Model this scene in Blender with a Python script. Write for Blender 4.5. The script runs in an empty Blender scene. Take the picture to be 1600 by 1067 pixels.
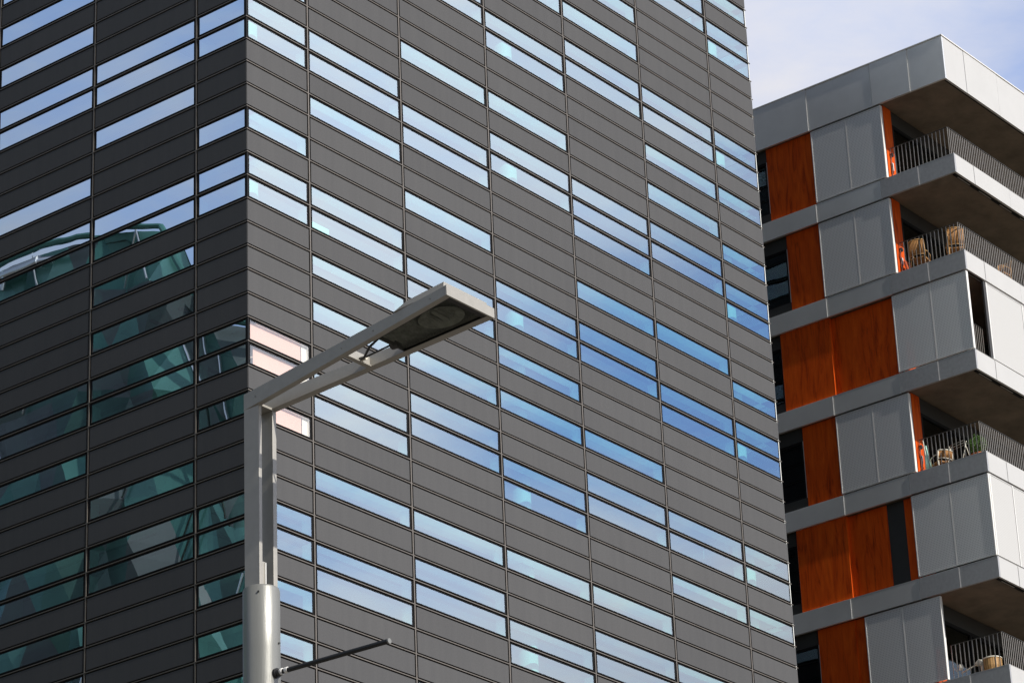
import bpy, bmesh, math, random
from mathutils import Vector, Matrix

R = math.radians
C = bpy.context.scene.collection
SC = bpy.context.scene
random.seed(7)

# ------------------------------------------------------------------ camera
PITCH, ROLL, FPX = R(24.861544), R(-2.449892), 5090.3
cam_d = bpy.data.cameras.new('camera')
cam_d.sensor_width = 36.0
cam_d.lens = FPX / 1600 * 36.0
cam_d.clip_start, cam_d.clip_end = 0.1, 3000
cam = bpy.data.objects.new('camera', cam_d)
C.objects.link(cam)
SC.camera = cam
FWD = Vector((0, math.cos(PITCH), math.sin(PITCH)))
UP = Vector((0, -math.sin(PITCH), math.cos(PITCH)))
RT = Vector((1, 0, 0))
R2 = RT * math.cos(ROLL) + UP * math.sin(ROLL)
U2 = UP * math.cos(ROLL) - RT * math.sin(ROLL)
m = Matrix((R2, U2, -FWD)).transposed().to_4x4()
m.translation = Vector((0, 0, 1.6))
cam.matrix_world = m


def project(p):
    q = Vector(p) - Vector((0, 0, 1.6))
    d = q.dot(FWD)
    return 800 + FPX * q.dot(R2) / d, 533.5 - FPX * q.dot(U2) / d


# ------------------------------------------------------------------ light
SUN_AZ, SUN_EL = 130.0, 33.0          # azimuth from +Y towards +X
SUN_STRENGTH = 4.4
SKY_STRENGTH = 0.15
CLOUD = 1.0

sd = Vector((math.sin(R(SUN_AZ)) * math.cos(R(SUN_EL)), math.cos(R(SUN_AZ)) * math.cos(R(SUN_EL)), math.sin(R(SUN_EL))))
sun_d = bpy.data.lights.new('sun', 'SUN')
sun_d.energy = SUN_STRENGTH
sun_d.angle = R(0.5)
sun_d.color = (1.0, 0.955, 0.885)
sun = bpy.data.objects.new('sun', sun_d)
C.objects.link(sun)
sun.rotation_euler = (-sd).to_track_quat('-Z', 'Y').to_euler()


def azel(az, el):
    return (math.sin(R(az)) * math.cos(R(el)), math.cos(R(az)) * math.cos(R(el)), math.sin(R(el)))


world = bpy.data.worlds.new("World")
SC.world = world
world.use_nodes = True
wt = world.node_tree
wt.nodes.clear()
WN = wt.nodes.new


def wmath(op, a, b=None, c=None, clamp=False):
    n = WN('ShaderNodeMath')
    n.operation = op
    n.use_clamp = clamp
    for i, v in enumerate((a, b, c)):
        if v is None:
            continue
        if isinstance(v, (int, float)):
            n.inputs[i].default_value = v
        else:
            wt.links.new(v, n.inputs[i])
    return n.outputs[0]


sky = WN('ShaderNodeTexSky')
sky.sky_type = 'NISHITA'
sky.sun_disc = False
sky.sun_elevation = R(SUN_EL)
sky.sun_rotation = R(SUN_AZ)
sky.altitude = 20
sky.air_density = 1.0
sky.dust_density = 0.8
sky.ozone_density = 1.5
tc = WN('ShaderNodeTexCoord')
DIRV = tc.outputs['Generated']
mp = WN('ShaderNodeMapping')
mp.inputs['Scale'].default_value = (1.0, 1.0, 2.6)
mp.inputs['Location'].default_value = (3.1, 1.7, 0.4)
mp.inputs['Rotation'].default_value = (R(8), R(-6), R(20))
wt.links.new(DIRV, mp.inputs['Vector'])


def wnoise(scale, detail, rough, dist=0.0):
    n = WN('ShaderNodeTexNoise')
    n.inputs['Scale'].default_value = scale
    n.inputs['Detail'].default_value = detail
    n.inputs['Roughness'].default_value = rough
    n.inputs['Distortion'].default_value = dist
    wt.links.new(mp.outputs[0], n.inputs['Vector'])
    return n.outputs['Fac']


def gauss(az, el, width_deg, amp):
    """a smooth round opening (or bank) in the cloud cover around a direction of the sky"""
    n = WN('ShaderNodeVectorMath')
    n.operation = 'DOT_PRODUCT'
    nm = WN('ShaderNodeVectorMath')
    nm.operation = 'NORMALIZE'
    wt.links.new(DIRV, nm.inputs[0])
    wt.links.new(nm.outputs[0], n.inputs[0])
    n.inputs[1].default_value = azel(az, el)
    k = 1.0 / (1 - math.cos(R(width_deg)))
    t = wmath('SUBTRACT', n.outputs['Value'], 1.0)
    t = wmath('MULTIPLY', t, k)
    t = wmath('EXPONENT', t)
    return wmath('MULTIPLY', t, amp)


n1 = wnoise(3.2, 8, 0.55, 0.6)
n2 = wnoise(14.0, 6, 0.6, 0.4)
cov = wmath('MULTIPLY', n1, 1.5)
cov = wmath('ADD', cov, wmath('MULTIPLY', n2, 0.45))
cov = wmath('ADD', cov, -0.38)
for g in ((77, 25, 14, 0.50), (84, 19, 2.4, -0.12), (71.4, 23.7, 3.0, -0.90), (75.6, 24.0, 2.6, -0.42), (80.2, 22.0, 2.2, -0.48), (70.3, 26.6, 1.8, -0.30),
          (12.0, 28.2, 2.0, -0.60), (6, 30, 8, 0.45), (-98, 30, 8, -0.24)):
    cov = wmath('ADD', cov, gauss(*g))
cov = wmath('MULTIPLY', cov, 1.0, clamp=True)
cr = WN('ShaderNodeValToRGB')
cr.color_ramp.interpolation = 'EASE'
cr.color_ramp.elements[0].position = 0.0
cr.color_ramp.elements[0].color = (0.17, 0.17, 0.17, 1)
cr.color_ramp.elements[1].position = 0.95
cr.color_ramp.elements[1].color = (1, 1, 1, 1)
wt.links.new(cov, cr.inputs[0])
# cloud colour: cream-pink lit parts, lavender-blue thinner parts
cc = WN('ShaderNodeValToRGB')
cc.color_ramp.elements[0].position = 0.30
cc.color_ramp.elements[0].color = (0.60, 0.67, 0.88, 1)
cc.color_ramp.elements[1].position = 0.72
cc.color_ramp.elements[1].color = (0.79, 0.78, 0.83, 1)
wt.links.new(n2, cc.inputs[0])
skg = WN('ShaderNodeVectorMath')
skg.operation = 'SCALE'
wt.links.new(sky.outputs[0], skg.inputs[0])
skg.inputs['Scale'].default_value = SKY_STRENGTH
skt = WN('ShaderNodeMix')
skt.data_type = 'RGBA'
skt.blend_type = 'MULTIPLY'
skt.inputs['Factor'].default_value = 1.0
wt.links.new(skg.outputs[0], skt.inputs['A'])
tnt = WN('ShaderNodeMix')
tnt.data_type = 'RGBA'
tnt.inputs['A'].default_value = (0.86, 0.96, 1.10, 1)
tnt.inputs['B'].default_value = (0.62, 1.12, 1.72, 1)
wt.links.new(wmath('ADD', gauss(74, 24, 9, 1.0), wmath('ADD', gauss(12, 28, 6, 1.0), gauss(-98, 30, 8, 0.9)), clamp=True), tnt.inputs['Factor'])
wt.links.new(tnt.outputs['Result'], skt.inputs['B'])
# clouds are brighter towards the sun and over the hazy northern sky, duller elsewhere
bri = wmath('ADD', gauss(84, 29, 20, 2.35), 0.06)
bri = wmath('ADD', bri, gauss(6, 30, 18, 0.86))
bri = wmath('ADD', bri, gauss(-97, 30, 8, 0.52))
ccs = WN('ShaderNodeVectorMath')
ccs.operation = 'SCALE'
wt.links.new(cc.outputs[0], ccs.inputs[0])
wt.links.new(bri, ccs.inputs['Scale'])
cca = WN('ShaderNodeVectorMath')
cca.operation = 'ADD'
wt.links.new(ccs.outputs[0], cca.inputs[0])
cca.inputs[1].default_value = (0.085, 0.088, 0.088)
# unseen bright sky patch, added to brighten the apartment block's left face
fill = WN('ShaderNodeVectorMath')
fill.operation = 'SCALE'
fill.inputs[0].default_value = (0.90, 0.92, 0.95)
wt.links.new(gauss(-124, 24, 14, 0.95), fill.inputs['Scale'])
ccb = WN('ShaderNodeVectorMath')
ccb.operation = 'ADD'
wt.links.new(cca.outputs[0], ccb.inputs[0])
wt.links.new(fill.outputs[0], ccb.inputs[1])
mx = WN('ShaderNodeMix')
mx.data_type = 'RGBA'
wt.links.new(cr.outputs[0], mx.inputs['Factor'])
wt.links.new(skt.outputs['Result'], mx.inputs['A'])
wt.links.new(ccb.outputs[0], mx.inputs['B'])
bgn = WN('ShaderNodeBackground')
wt.links.new(mx.outputs['Result'], bgn.inputs['Color'])
bgn.inputs['Strength'].default_value = CLOUD
wo = WN('ShaderNodeOutputWorld')
wt.links.new(bgn.outputs[0], wo.inputs['Surface'])

SC.view_settings.view_transform = 'Standard'
SC.view_settings.look = 'None'
SC.view_settings.exposure = 0.0
SC.view_settings.gamma = 1.0
SC.view_settings.use_curve_mapping = False
SC.render.engine = 'CYCLES'
SC.cycles.max_bounces = 8
SC.cycles.transparent_max_bounces = 12
SC.cycles.use_denoising = True
SC.cycles.sample_clamp_indirect = 4.0


# ------------------------------------------------------------------ materials
def new_mat(name):
    mt = bpy.data.materials.new(name)
    mt.use_nodes = True
    nt = mt.node_tree
    nt.nodes.clear()
    out = nt.nodes.new('ShaderNodeOutputMaterial')
    return mt, nt, out


def solid(name, col, rough=0.5, metal=0.0, var=0.12, scale=3.0, bump=0.0, bscale=60.0, spec=0.5, stretch=(1, 1, 1)):
    mt, nt, out = new_mat(name)
    p = nt.nodes.new('ShaderNodeBsdfPrincipled')
    p.inputs['Roughness'].default_value = rough
    p.inputs['Metallic'].default_value = metal
    p.inputs['Specular IOR Level'].default_value = spec
    t = nt.nodes.new('ShaderNodeTexCoord')
    mpn = nt.nodes.new('ShaderNodeMapping')
    mpn.inputs['Scale'].default_value = stretch
    nt.links.new(t.outputs['Object'], mpn.inputs[0])
    n = nt.nodes.new('ShaderNodeTexNoise')
    n.inputs['Scale'].default_value = scale
    n.inputs['Detail'].default_value = 8
    n.inputs['Roughness'].default_value = 0.62
    nt.links.new(mpn.outputs[0], n.inputs['Vector'])
    r = nt.nodes.new('ShaderNodeValToRGB')
    r.color_ramp.elements[0].position = 0.3
    r.color_ramp.elements[1].position = 0.7
    r.color_ramp.elements[0].color = tuple(c * (1 - var) for c in col) + (1,)
    r.color_ramp.elements[1].color = tuple(min(1, c * (1 + var)) for c in col) + (1,)
    nt.links.new(n.outputs['Fac'], r.inputs[0])
    nt.links.new(r.outputs[0], p.inputs['Base Color'])
    if bump:
        n2_ = nt.nodes.new('ShaderNodeTexNoise')
        n2_.inputs['Scale'].default_value = bscale
        n2_.inputs['Detail'].default_value = 4
        nt.links.new(mpn.outputs[0], n2_.inputs['Vector'])
        b = nt.nodes.new('ShaderNodeBump')
        b.inputs['Strength'].default_value = bump
        b.inputs['Distance'].default_value = 0.01
        nt.links.new(n2_.outputs['Fac'], b.inputs['Height'])
        nt.links.new(b.outputs[0], p.inputs['Normal'])
    nt.links.new(p.outputs[0], out.inputs['Surface'])
    return mt


def cladding_mat():
    """dark anodised sheet: sheet-to-sheet tone differences and a fine mottle"""
    mt, nt, out = new_mat('dark_cladding')
    p = nt.nodes.new('ShaderNodeBsdfPrincipled')
    p.inputs['Roughness'].default_value = 0.7
    p.inputs['Specular IOR Level'].default_value = 0.06
    t = nt.nodes.new('ShaderNodeTexCoord')
    at = nt.nodes.new('ShaderNodeAttribute')
    at.attribute_name = 'tone'
    n = nt.nodes.new('ShaderNodeTexNoise')
    n.inputs['Scale'].default_value = 22
    n.inputs['Detail'].default_value = 6
    n.inputs['Roughness'].default_value = 0.75
    nt.links.new(t.outputs['Object'], n.inputs['Vector'])
    big = nt.nodes.new('ShaderNodeTexNoise')
    big.inputs['Scale'].default_value = 0.25
    big.inputs['Detail'].default_value = 3
    nt.links.new(t.outputs['Object'], big.inputs['Vector'])
    a = nt.nodes.new('ShaderNodeMath')
    a.operation = 'MULTIPLY_ADD'
    nt.links.new(n.outputs['Fac'], a.inputs[0])
    a.inputs[1].default_value = 0.55
    nt.links.new(at.outputs['Fac'], a.inputs[2])
    a2 = nt.nodes.new('ShaderNodeMath')
    a2.operation = 'MULTIPLY_ADD'
    nt.links.new(big.outputs['Fac'], a2.inputs[0])
    a2.inputs[1].default_value = 0.25
    nt.links.new(a.outputs[0], a2.inputs[2])
    ms = nt.nodes.new('ShaderNodeMapping')
    ms.inputs['Scale'].default_value = (5.0, 5.0, 0.35)
    nt.links.new(t.outputs['Object'], ms.inputs[0])
    st = nt.nodes.new('ShaderNodeTexNoise')
    st.inputs['Scale'].default_value = 1.0
    st.inputs['Detail'].default_value = 5
    nt.links.new(ms.outputs[0], st.inputs['Vector'])
    a3 = nt.nodes.new('ShaderNodeMath')
    a3.operation = 'MULTIPLY_ADD'
    nt.links.new(st.outputs['Fac'], a3.inputs[0])
    a3.inputs[1].default_value = 0.28
    nt.links.new(a2.outputs[0], a3.inputs[2])
    a2 = nt.nodes.new('ShaderNodeMath')
    a2.operation = 'SUBTRACT'
    nt.links.new(a3.outputs[0], a2.inputs[0])
    a2.inputs[1].default_value = 0.12
    r = nt.nodes.new('ShaderNodeValToRGB')
    r.color_ramp.elements[0].position = 0.25
    r.color_ramp.elements[1].position = 1.0
    r.color_ramp.elements[0].color = (0.079, 0.080, 0.085, 1)
    r.color_ramp.elements[1].color = (0.131, 0.130, 0.132, 1)
    nt.links.new(a2.outputs[0], r.inputs[0])
    nt.links.new(r.outputs[0], p.inputs['Base Color'])
    nt.links.new(p.outputs[0], out.inputs['Surface'])
    return mt


def glass_mat(name, tint=(0.50, 0.97, 0.90), refl=0.36, rcol=(0.87, 0.97, 1.0), wob=0.0006, facing=0.5, rough=0.0):
    """coated pane: mirror-like sky reflection over a green-tinted see-through layer"""
    mt, nt, out = new_mat(name)
    tr = nt.nodes.new('ShaderNodeBsdfTransparent')
    tr.inputs[0].default_value = tint + (1,)
    gl = nt.nodes.new('ShaderNodeBsdfGlossy')
    gl.inputs['Color'].default_value = rcol + (1,)
    gl.inputs['Roughness'].default_value = rough
    lw = nt.nodes.new('ShaderNodeFresnel')
    lw.inputs['IOR'].default_value = 1.5
    f = nt.nodes.new('ShaderNodeMath')
    f.operation = 'MULTIPLY_ADD'
    f.use_clamp = True
    nt.links.new(lw.outputs[0], f.inputs[0])
    f.inputs[1].default_value = facing
    f.inputs[2].default_value = refl
    t = nt.nodes.new('ShaderNodeTexCoord')
    n = nt.nodes.new('ShaderNodeTexNoise')
    n.inputs['Scale'].default_value = 0.9
    n.inputs['Detail'].default_value = 1.5
    nt.links.new(t.outputs['Object'], n.inputs['Vector'])
    b = nt.nodes.new('ShaderNodeBump')
    b.inputs['Strength'].default_value = 1.0
    b.inputs['Distance'].default_value = wob
    nt.links.new(n.outputs['Fac'], b.inputs['Height'])
    nt.links.new(b.outputs[0], gl.inputs['Normal'])
    mxn = nt.nodes.new('ShaderNodeMixShader')
    nt.links.new(f.outputs[0], mxn.inputs[0])
    nt.links.new(tr.outputs[0], mxn.inputs[1])
    nt.links.new(gl.outputs[0], mxn.inputs[2])
    nt.links.new(mxn.outputs[0], out.inputs['Surface'])
    return mt


def wood_mat():
    mt, nt, out = new_mat('stained_plywood')
    p = nt.nodes.new('ShaderNodeBsdfPrincipled')
    p.inputs['Specular IOR Level'].default_value = 0.2
    p.inputs['Roughness'].default_value = 0.6
    t = nt.nodes.new('ShaderNodeTexCoord')
    mpn = nt.nodes.new('ShaderNodeMapping')
    mpn.inputs['Scale'].default_value = (3.0, 3.0, 0.55)
    nt.links.new(t.outputs['Object'], mpn.inputs[0])
    n = nt.nodes.new('ShaderNodeTexNoise')
    n.inputs['Scale'].default_value = 1.0
    n.inputs['Detail'].default_value = 9
    n.inputs['Roughness'].default_value = 0.6
    n.inputs['Distortion'].default_value = 1.6
    nt.links.new(mpn.outputs[0], n.inputs['Vector'])
    mp2 = nt.nodes.new('ShaderNodeMapping')
    mp2.inputs['Scale'].default_value = (22.0, 22.0, 1.6)
    nt.links.new(t.outputs['Object'], mp2.inputs[0])
    f = nt.nodes.new('ShaderNodeTexNoise')
    f.inputs['Scale'].default_value = 1.0
    f.inputs['Detail'].default_value = 5
    nt.links.new(mp2.outputs[0], f.inputs['Vector'])
    a = nt.nodes.new('ShaderNodeMath')
    a.operation = 'MULTIPLY_ADD'
    nt.links.new(f.outputs['Fac'], a.inputs[0])
    a.inputs[1].default_value = 0.35
    nt.links.new(n.outputs['Fac'], a.inputs[2])
    r = nt.nodes.new('ShaderNodeValToRGB')
    e = r.color_ramp.elements
    e[0].position, e[0].color = 0.40, (0.24, 0.022, 0.001, 1)
    e[1].position, e[1].color = 0.95, (0.92, 0.150, 0.008, 1)
    k = e.new(0.62)
    k.color = (0.70, 0.085, 0.003, 1)
    nt.links.new(a.outputs[0], r.inputs[0])
    nt.links.new(r.outputs[0], p.inputs['Base Color'])
    nt.links.new(p.outputs[0], out.inputs['Surface'])
    return mt


def perforated_mat(name='perforated_aluminium', col=(0.93, 0.925, 0.91, 1), metal=0.5, hole=0.42):
    """aluminium sheet with rows of punched holes"""
    mt, nt, out = new_mat(name)
    p = nt.nodes.new('ShaderNodeBsdfPrincipled')
    p.inputs['Roughness'].default_value = 0.5
    p.inputs['Metallic'].default_value = metal
    p.inputs['Base Color'].default_value = col
    t = nt.nodes.new('ShaderNodeTexCoord')
    s = nt.nodes.new('ShaderNodeSeparateXYZ')
    nt.links.new(t.outputs['Object'], s.inputs[0])

    def mth(op, a_, b_=None):
        nn = nt.nodes.new('ShaderNodeMath')
        nn.operation = op
        for i, v in enumerate((a_, b_)):
            if v is None:
                continue
            if isinstance(v, (int, float)):
                nn.inputs[i].default_value = v
            else:
                nt.links.new(v, nn.inputs[i])
        return nn.outputs[0]
    u = mth('ADD', s.outputs[0], s.outputs[1])
    su = mth('SINE', mth('MULTIPLY', mth('ADD', u, s.outputs[2]), math.pi / 0.052))
    sv = mth('SINE', mth('MULTIPLY', mth('SUBTRACT', u, s.outputs[2]), math.pi / 0.052))
    h = mth('GREATER_THAN', mth('MULTIPLY', su, sv), 0.36)
    h = mth('MULTIPLY', h, hole)
    tr = nt.nodes.new('ShaderNodeBsdfTransparent')
    mxn = nt.nodes.new('ShaderNodeMixShader')
    nt.links.new(h, mxn.inputs[0])
    nt.links.new(p.outputs[0], mxn.inputs[1])
    nt.links.new(tr.outputs[0], mxn.inputs[2])
    nt.links.new(mxn.outputs[0], out.inputs['Surface'])
    return mt


M = {
    'clad': cladding_mat(),
    'fin': solid('bronze_profile', (0.19, 0.168, 0.145), 0.45, 0.2, 0.1, 2),
    'black': solid('black_frame', (0.010, 0.010, 0.011), 0.6, 0, 0.2, 5, spec=0.2),
    'reveal': solid('white_reveal', (0.88, 0.90, 0.87), 0.6, 0, 0.03, 1),
    'lining': solid('interior_plaster', (0.80, 0.81, 0.78), 0.8, 0, 0.05, 1),
    'ceil': solid('ceiling_tiles', (0.80, 0.82, 0.80), 0.8, 0, 0.12, 1.2),
    'carpet': solid('office_carpet', (0.38, 0.38, 0.37), 0.9, 0, 0.2, 2),
    'column': solid('white_column', (0.56, 0.56, 0.53), 0.6, 0, 0.03, 1),
    'glass': glass_mat('coated_glass'),
    'clear_glass': glass_mat('clear_glass', (1.0, 0.93, 0.88), 0.14, (0.95, 0.97, 1.0), 0.0009, 0.5),
    'blind': solid('pink_blind', (0.74, 0.57, 0.51), 0.9, 0, 0.02, 1),
    'alu': solid('aluminium_sheet', (0.86, 0.86, 0.84), 0.40, 0.6, 0.05, 1.1),
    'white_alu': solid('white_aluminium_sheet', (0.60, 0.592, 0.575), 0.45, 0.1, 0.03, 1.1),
    'alu_dark': solid('aluminium_sheet_dark', (0.50, 0.50, 0.505), 0.5, 0.45, 0.10, 9, bump=0.2),
    'trim': solid('white_trim', (0.86, 0.85, 0.82), 0.4, 0.0, 0.02, 2),
    'perf': perforated_mat(),
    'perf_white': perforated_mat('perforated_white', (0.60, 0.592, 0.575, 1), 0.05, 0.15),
    'wood': wood_mat(),
    'concrete': solid('board_concrete', (0.20, 0.160, 0.118), 0.85, 0, 0.28, 1.3, bump=0.4, bscale=20),
    'charcoal': solid('charcoal_panel', (0.045, 0.045, 0.043), 0.5, 0, 0.1, 3),
    'bglass': glass_mat('dark_glass', (0.30, 0.40, 0.38), 0.03, (0.8, 0.9, 1.0), 0.004, 0.9),
    'rail': solid('galvanised_bar', (0.37, 0.345, 0.315), 0.45, 0.3, 0.1, 6),
    'galv': solid('galvanised_steel', (0.27, 0.27, 0.25), 0.36, 0.30, 0.05, 9, bump=0.12, bscale=60, stretch=(5, 5, 0.15)),
    'lamp_paint': solid('grey_lamp_paint', (0.41, 0.39, 0.35), 0.42, 0.15, 0.06, 14, bump=0.1, bscale=300),
    'cane': solid('cane', (0.50, 0.29, 0.11), 0.6, 0, 0.25, 30),
    'cane_dark': solid('cane_weave', (0.36, 0.17, 0.05), 0.7, 0, 0.35, 40),
    'terracotta': solid('terracotta', (0.62, 0.17, 0.06), 0.8, 0, 0.15, 8),
    'leaf': solid('leaf_green', (0.085, 0.19, 0.025), 0.6, 0, 0.4, 9),
    'soil': solid('soil', (0.05, 0.035, 0.02), 0.9, 0, 0.3, 20),
    'cream': solid('cream_paint', (0.82, 0.78, 0.66), 0.5, 0, 0.05, 5),
    'mint': solid('mint_fabric', (0.45, 0.78, 0.68), 0.9, 0, 0.1, 8),
    'red': solid('rust_fabric', (0.50, 0.10, 0.04), 0.9, 0, 0.2, 8),
    'rubber': solid('black_rubber', (0.014, 0.014, 0.015), 0.45, 0, 0.2, 8),
    'paving': solid('paving', (0.11, 0.088, 0.066), 0.9, 0, 0.15, 0.4),
    'granite': solid('granite_paving', (0.13, 0.115, 0.095), 0.85, 0, 0.12, 1.5),
    'board': solid('pale_board', (0.85, 0.92, 0.88), 0.7, 0, 0.02, 2),
    'facet_grey': solid('facet_grey', (0.075, 0.09, 0.10), 0.5, 0.2, 0.1, 0.5),
    'facet_teal': solid('facet_teal', (0.060, 0.165, 0.155), 0.25, 0.3, 0.2, 0.5),
    'facet_dark': solid('facet_dark', (0.030, 0.075, 0.070), 0.3, 0.2, 0.3, 0.5),
    'silver': solid('silver_tube', (0.62, 0.64, 0.70), 0.25, 0.8, 0.05, 1),
}


# ------------------------------------------------------------------ mesh helper
class MB:
    def __init__(self):
        self.v, self.f, self.mi, self.mats, self.tone = [], [], [], [], []

    def _m(self, mt):
        if mt not in self.mats:
            self.mats.append(mt)
        return self.mats.index(mt)

    def poly(self, pts, faces, mt, tone=0.2):
        b = len(self.v)
        self.v += [tuple(p) for p in pts]
        i = self._m(mt)
        for f in faces:
            self.f.append([b + k for k in f])
            self.mi.append(i)
            self.tone.append(tone)

    def box(self, x0, x1, y0, y1, z0, z1, mt, tone=0.2):
        p = [(x0, y0, z0), (x1, y0, z0), (x1, y1, z0), (x0, y1, z0), (x0, y0, z1), (x1, y0, z1), (x1, y1, z1), (x0, y1, z1)]
        self.poly(p, [(3, 2, 1, 0), (4, 5, 6, 7), (0, 1, 5, 4), (1, 2, 6, 5), (2, 3, 7, 6), (3, 0, 4, 7)], mt, tone)

    def bar(self, a, b, w, h, mt, up=(0, 0, 1)):
        """rectangular bar from a to b"""
        a, b = Vector(a), Vector(b)
        d = (b - a).normalized()
        upv = Vector(up)
        if abs(d.dot(upv)) > 0.98:
            upv = Vector((1, 0, 0))
        s = d.cross(upv).normalized() * w / 2
        u = s.normalized().cross(d).normalized() * h / 2
        p = [a - s - u, a + s - u, a + s + u, a - s + u, b - s - u, b + s - u, b + s + u, b - s + u]
        self.poly(p, [(3, 2, 1, 0), (4, 5, 6, 7), (0, 1, 5, 4), (1, 2, 6, 5), (2, 3, 7, 6), (3, 0, 4, 7)], mt)

    def tube(self, pts, rad, mt, n=12, cap=True):
        pts = [Vector(p) for p in pts]
        rr = rad if isinstance(rad, (list, tuple)) else [rad] * len(pts)
        b = len(self.v)
        i = self._m(mt)
        for k, p in enumerate(pts):
            d = (pts[min(k + 1, len(pts) - 1)] - pts[max(k - 1, 0)]).normalized()
            ref = Vector((0, 0, 1)) if abs(d.z) < 0.9 else Vector((1, 0, 0))
            s = d.cross(ref).normalized()
            u = s.cross(d).normalized()
            for j in range(n):
                a = 2 * math.pi * j / n
                self.v.append(tuple(p + (s * math.cos(a) + u * math.sin(a)) * rr[k]))
        for k in range(len(pts) - 1):
            for j in range(n):
                q = b + k * n + j
                q2 = b + k * n + (j + 1) % n
                self.f.append([q, q2, q2 + n, q + n])
                self.mi.append(i)
                self.tone.append(.2)
        if cap:
            self.f.append([b + j for j in range(n)][::-1])
            self.f.append([b + (len(pts) - 1) * n + j for j in range(n)])
            self.mi += [i, i]
            self.tone += [.2, .2]

    def build(self, name, parent=None, smooth=False):
        me = bpy.data.meshes.new(name)
        me.from_pydata(self.v, [], self.f)
        for mt in self.mats:
            me.materials.append(M[mt])
        me.polygons.foreach_set('material_index', self.mi)
        if 'clad' in self.mats:
            at = me.attributes.new('tone', 'FLOAT', 'FACE')
            at.data.foreach_set('value', self.tone)
        if smooth:
            me.polygons.foreach_set('use_smooth', [True] * len(me.polygons))
        me.update()
        o = bpy.data.objects.new(name, me)
        C.objects.link(o)
        if parent:
            o.parent = parent
        return o


def smooth_by_angle(o, deg=35):
    bm = bmesh.new()
    bm.from_mesh(o.data)
    bmesh.ops.remove_doubles(bm, verts=bm.verts, dist=1e-5)
    bmesh.ops.recalc_face_normals(bm, faces=bm.faces)
    for e in bm.edges:
        e.smooth = len(e.link_faces) == 2 and e.calc_face_angle(0) < R(deg)
    for f in bm.faces:
        f.smooth = True
    bm.to_mesh(o.data)
    bm.free()


def bevel(o, w=0.003, seg=2):
    b = o.modifiers.new('bevel', 'BEVEL')
    b.width = w
    b.segments = seg
    b.limit_method = 'ANGLE'
    b.angle_limit = R(40)
    return o


def thing(name, label, cat, loc=(0, 0, 0), rz=0.0, group=None):
    o = bpy.data.objects.new(name, None)
    C.objects.link(o)
    o.location = loc
    o.rotation_euler = (0, 0, rz)
    o['label'] = label
    o['category'] = cat
    if group:
        o['group'] = group
    return o


# ------------------------------------------------------------------ ground
g = MB()
g.poly([(-900, -900, 0), (900, -900, 0), (900, 900, 0), (-900, 900, 0)], [(0, 1, 2, 3)], 'paving')
go = g.build('ground')
go['kind'] = 'structure'

g = MB()
g.poly([(-26, -22, 0.004), (26, -22, 0.004), (26, 44, 0.004), (-26, 44, 0.004)], [(0, 1, 2, 3)], 'granite')
go = g.build('pavement')
go['kind'] = 'structure'

YAW = R(52.295)
# ------------------------------------------------------------------ dark office tower
Z0, ROW = 42.2252, 0.62
BC = [0.0, 2.2235, 5.7689, 9.3440, 12.8717, 16.4556, 20.0205, 22.2636]
AC = [0.0, 1.6713, 5.2061, 8.741, 12.276, 15.811]
BW, AW = BC[-1], AC[-1]
CC = [0.0, 1.68, 5.2, 8.7, 12.25, AW]
K0, K1 = -24, 66
TX, TY = -6.1008, 68.2482
tower = thing('office_tower', 'dark office tower clad in grey panels with scattered strip windows, left of the timber-panelled block',
              'office building', (TX, TY, 0), YAW)


def zl(k):
    return Z0 - k * ROW


WIN = {
    ('A', 2): [-7, -5, -3, -1, 0, 4, 6, 7, 13, 14, 16, 20, 21, 23, 25],
    ('A', 1): [-1, 0, 2, 6, 7, 9, 11, 13, 14, 18, 20, 21],
    ('A', 0): [-3, -1, 0, 4, 6, 7, 13, 14, 16, 20, 21, 23, 25, 27],
    ('B', 0): [-3, -1, 0, 4, 6, 7, 13, 14, 16, 20, 21, 23, 25, 27],
    ('B', 1): [-1, 0, 2, 6, 7, 9, 11, 14, 15, 18, 21, 22],
    ('B', 2): [-8, -7, -3, 0, 1, 4, 7, 8, 11, 13, 14, 18, 20, 21, 25],
    ('B', 3): [-10, -7, -6, -3, -1, 0, 6, 7, 9, 11, 14, 15, 18, 21, 22],
    ('B', 4): [-12, -10, -8, -7, -1, 0, 1, 4, 6, 7, 11, 13, 14, 18, 20, 21],
    ('B', 5): [-15, -14, -8, -7, -5, -3, -1, 0, 4, 7, 8, 13, 14, 16, 20],
    ('B', 6): [-16, -14, -13, -8, -7, -5, -2, 0, 1, 5, 7, 8, 13, 14, 16],
}
SEEN = {('A', 2): (-8, 26), ('A', 1): (-5, 26), ('A', 0): (-3, 28), ('B', 0): (-3, 28), ('B', 1): (-5, 26), ('B', 2): (-9, 26), ('B', 3): (-11, 24),
        ('B', 4): (-13, 23), ('B', 5): (-15, 21), ('B', 6): (-17, 19)}


def is_win(face, col, r):
    if face == 'C':
        if col == 0:
            return is_win('B', 6, r)
        return (r + 3 * col) % 7 in (0, 1)
    if (face, col) not in WIN:
        return (r + 2 * col) % 7 in (0, 1, 4)
    lo, hi = SEEN[(face, col)]
    while r > hi:
        r -= 21 if r - 21 >= lo else 14
    while r < lo:
        r += 21 if r + 21 <= hi else 14
    return r in WIN[(face, col)]


# local frames: face B plane y=0 (depth +y), face A plane x=0 (depth +x), face C plane x=BW (depth -x)
def fbox(mb, face, s0, s1, d0, d1, z0, z1, mt, tone=0.2):
    if face == 'B':
        mb.box(s0, s1, d0, d1, z0, z1, mt, tone)
    elif face == 'A':
        mb.box(d0, d1, s0, s1, z0, z1, mt, tone)
    else:
        mb.box(BW - d1, BW - d0, s0, s1, z0, z1, mt, tone)


def fpt(face, s, d, z):
    return (s, d, z) if face == 'B' else ((d, s, z) if face == 'A' else (BW - d, s, z))


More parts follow.
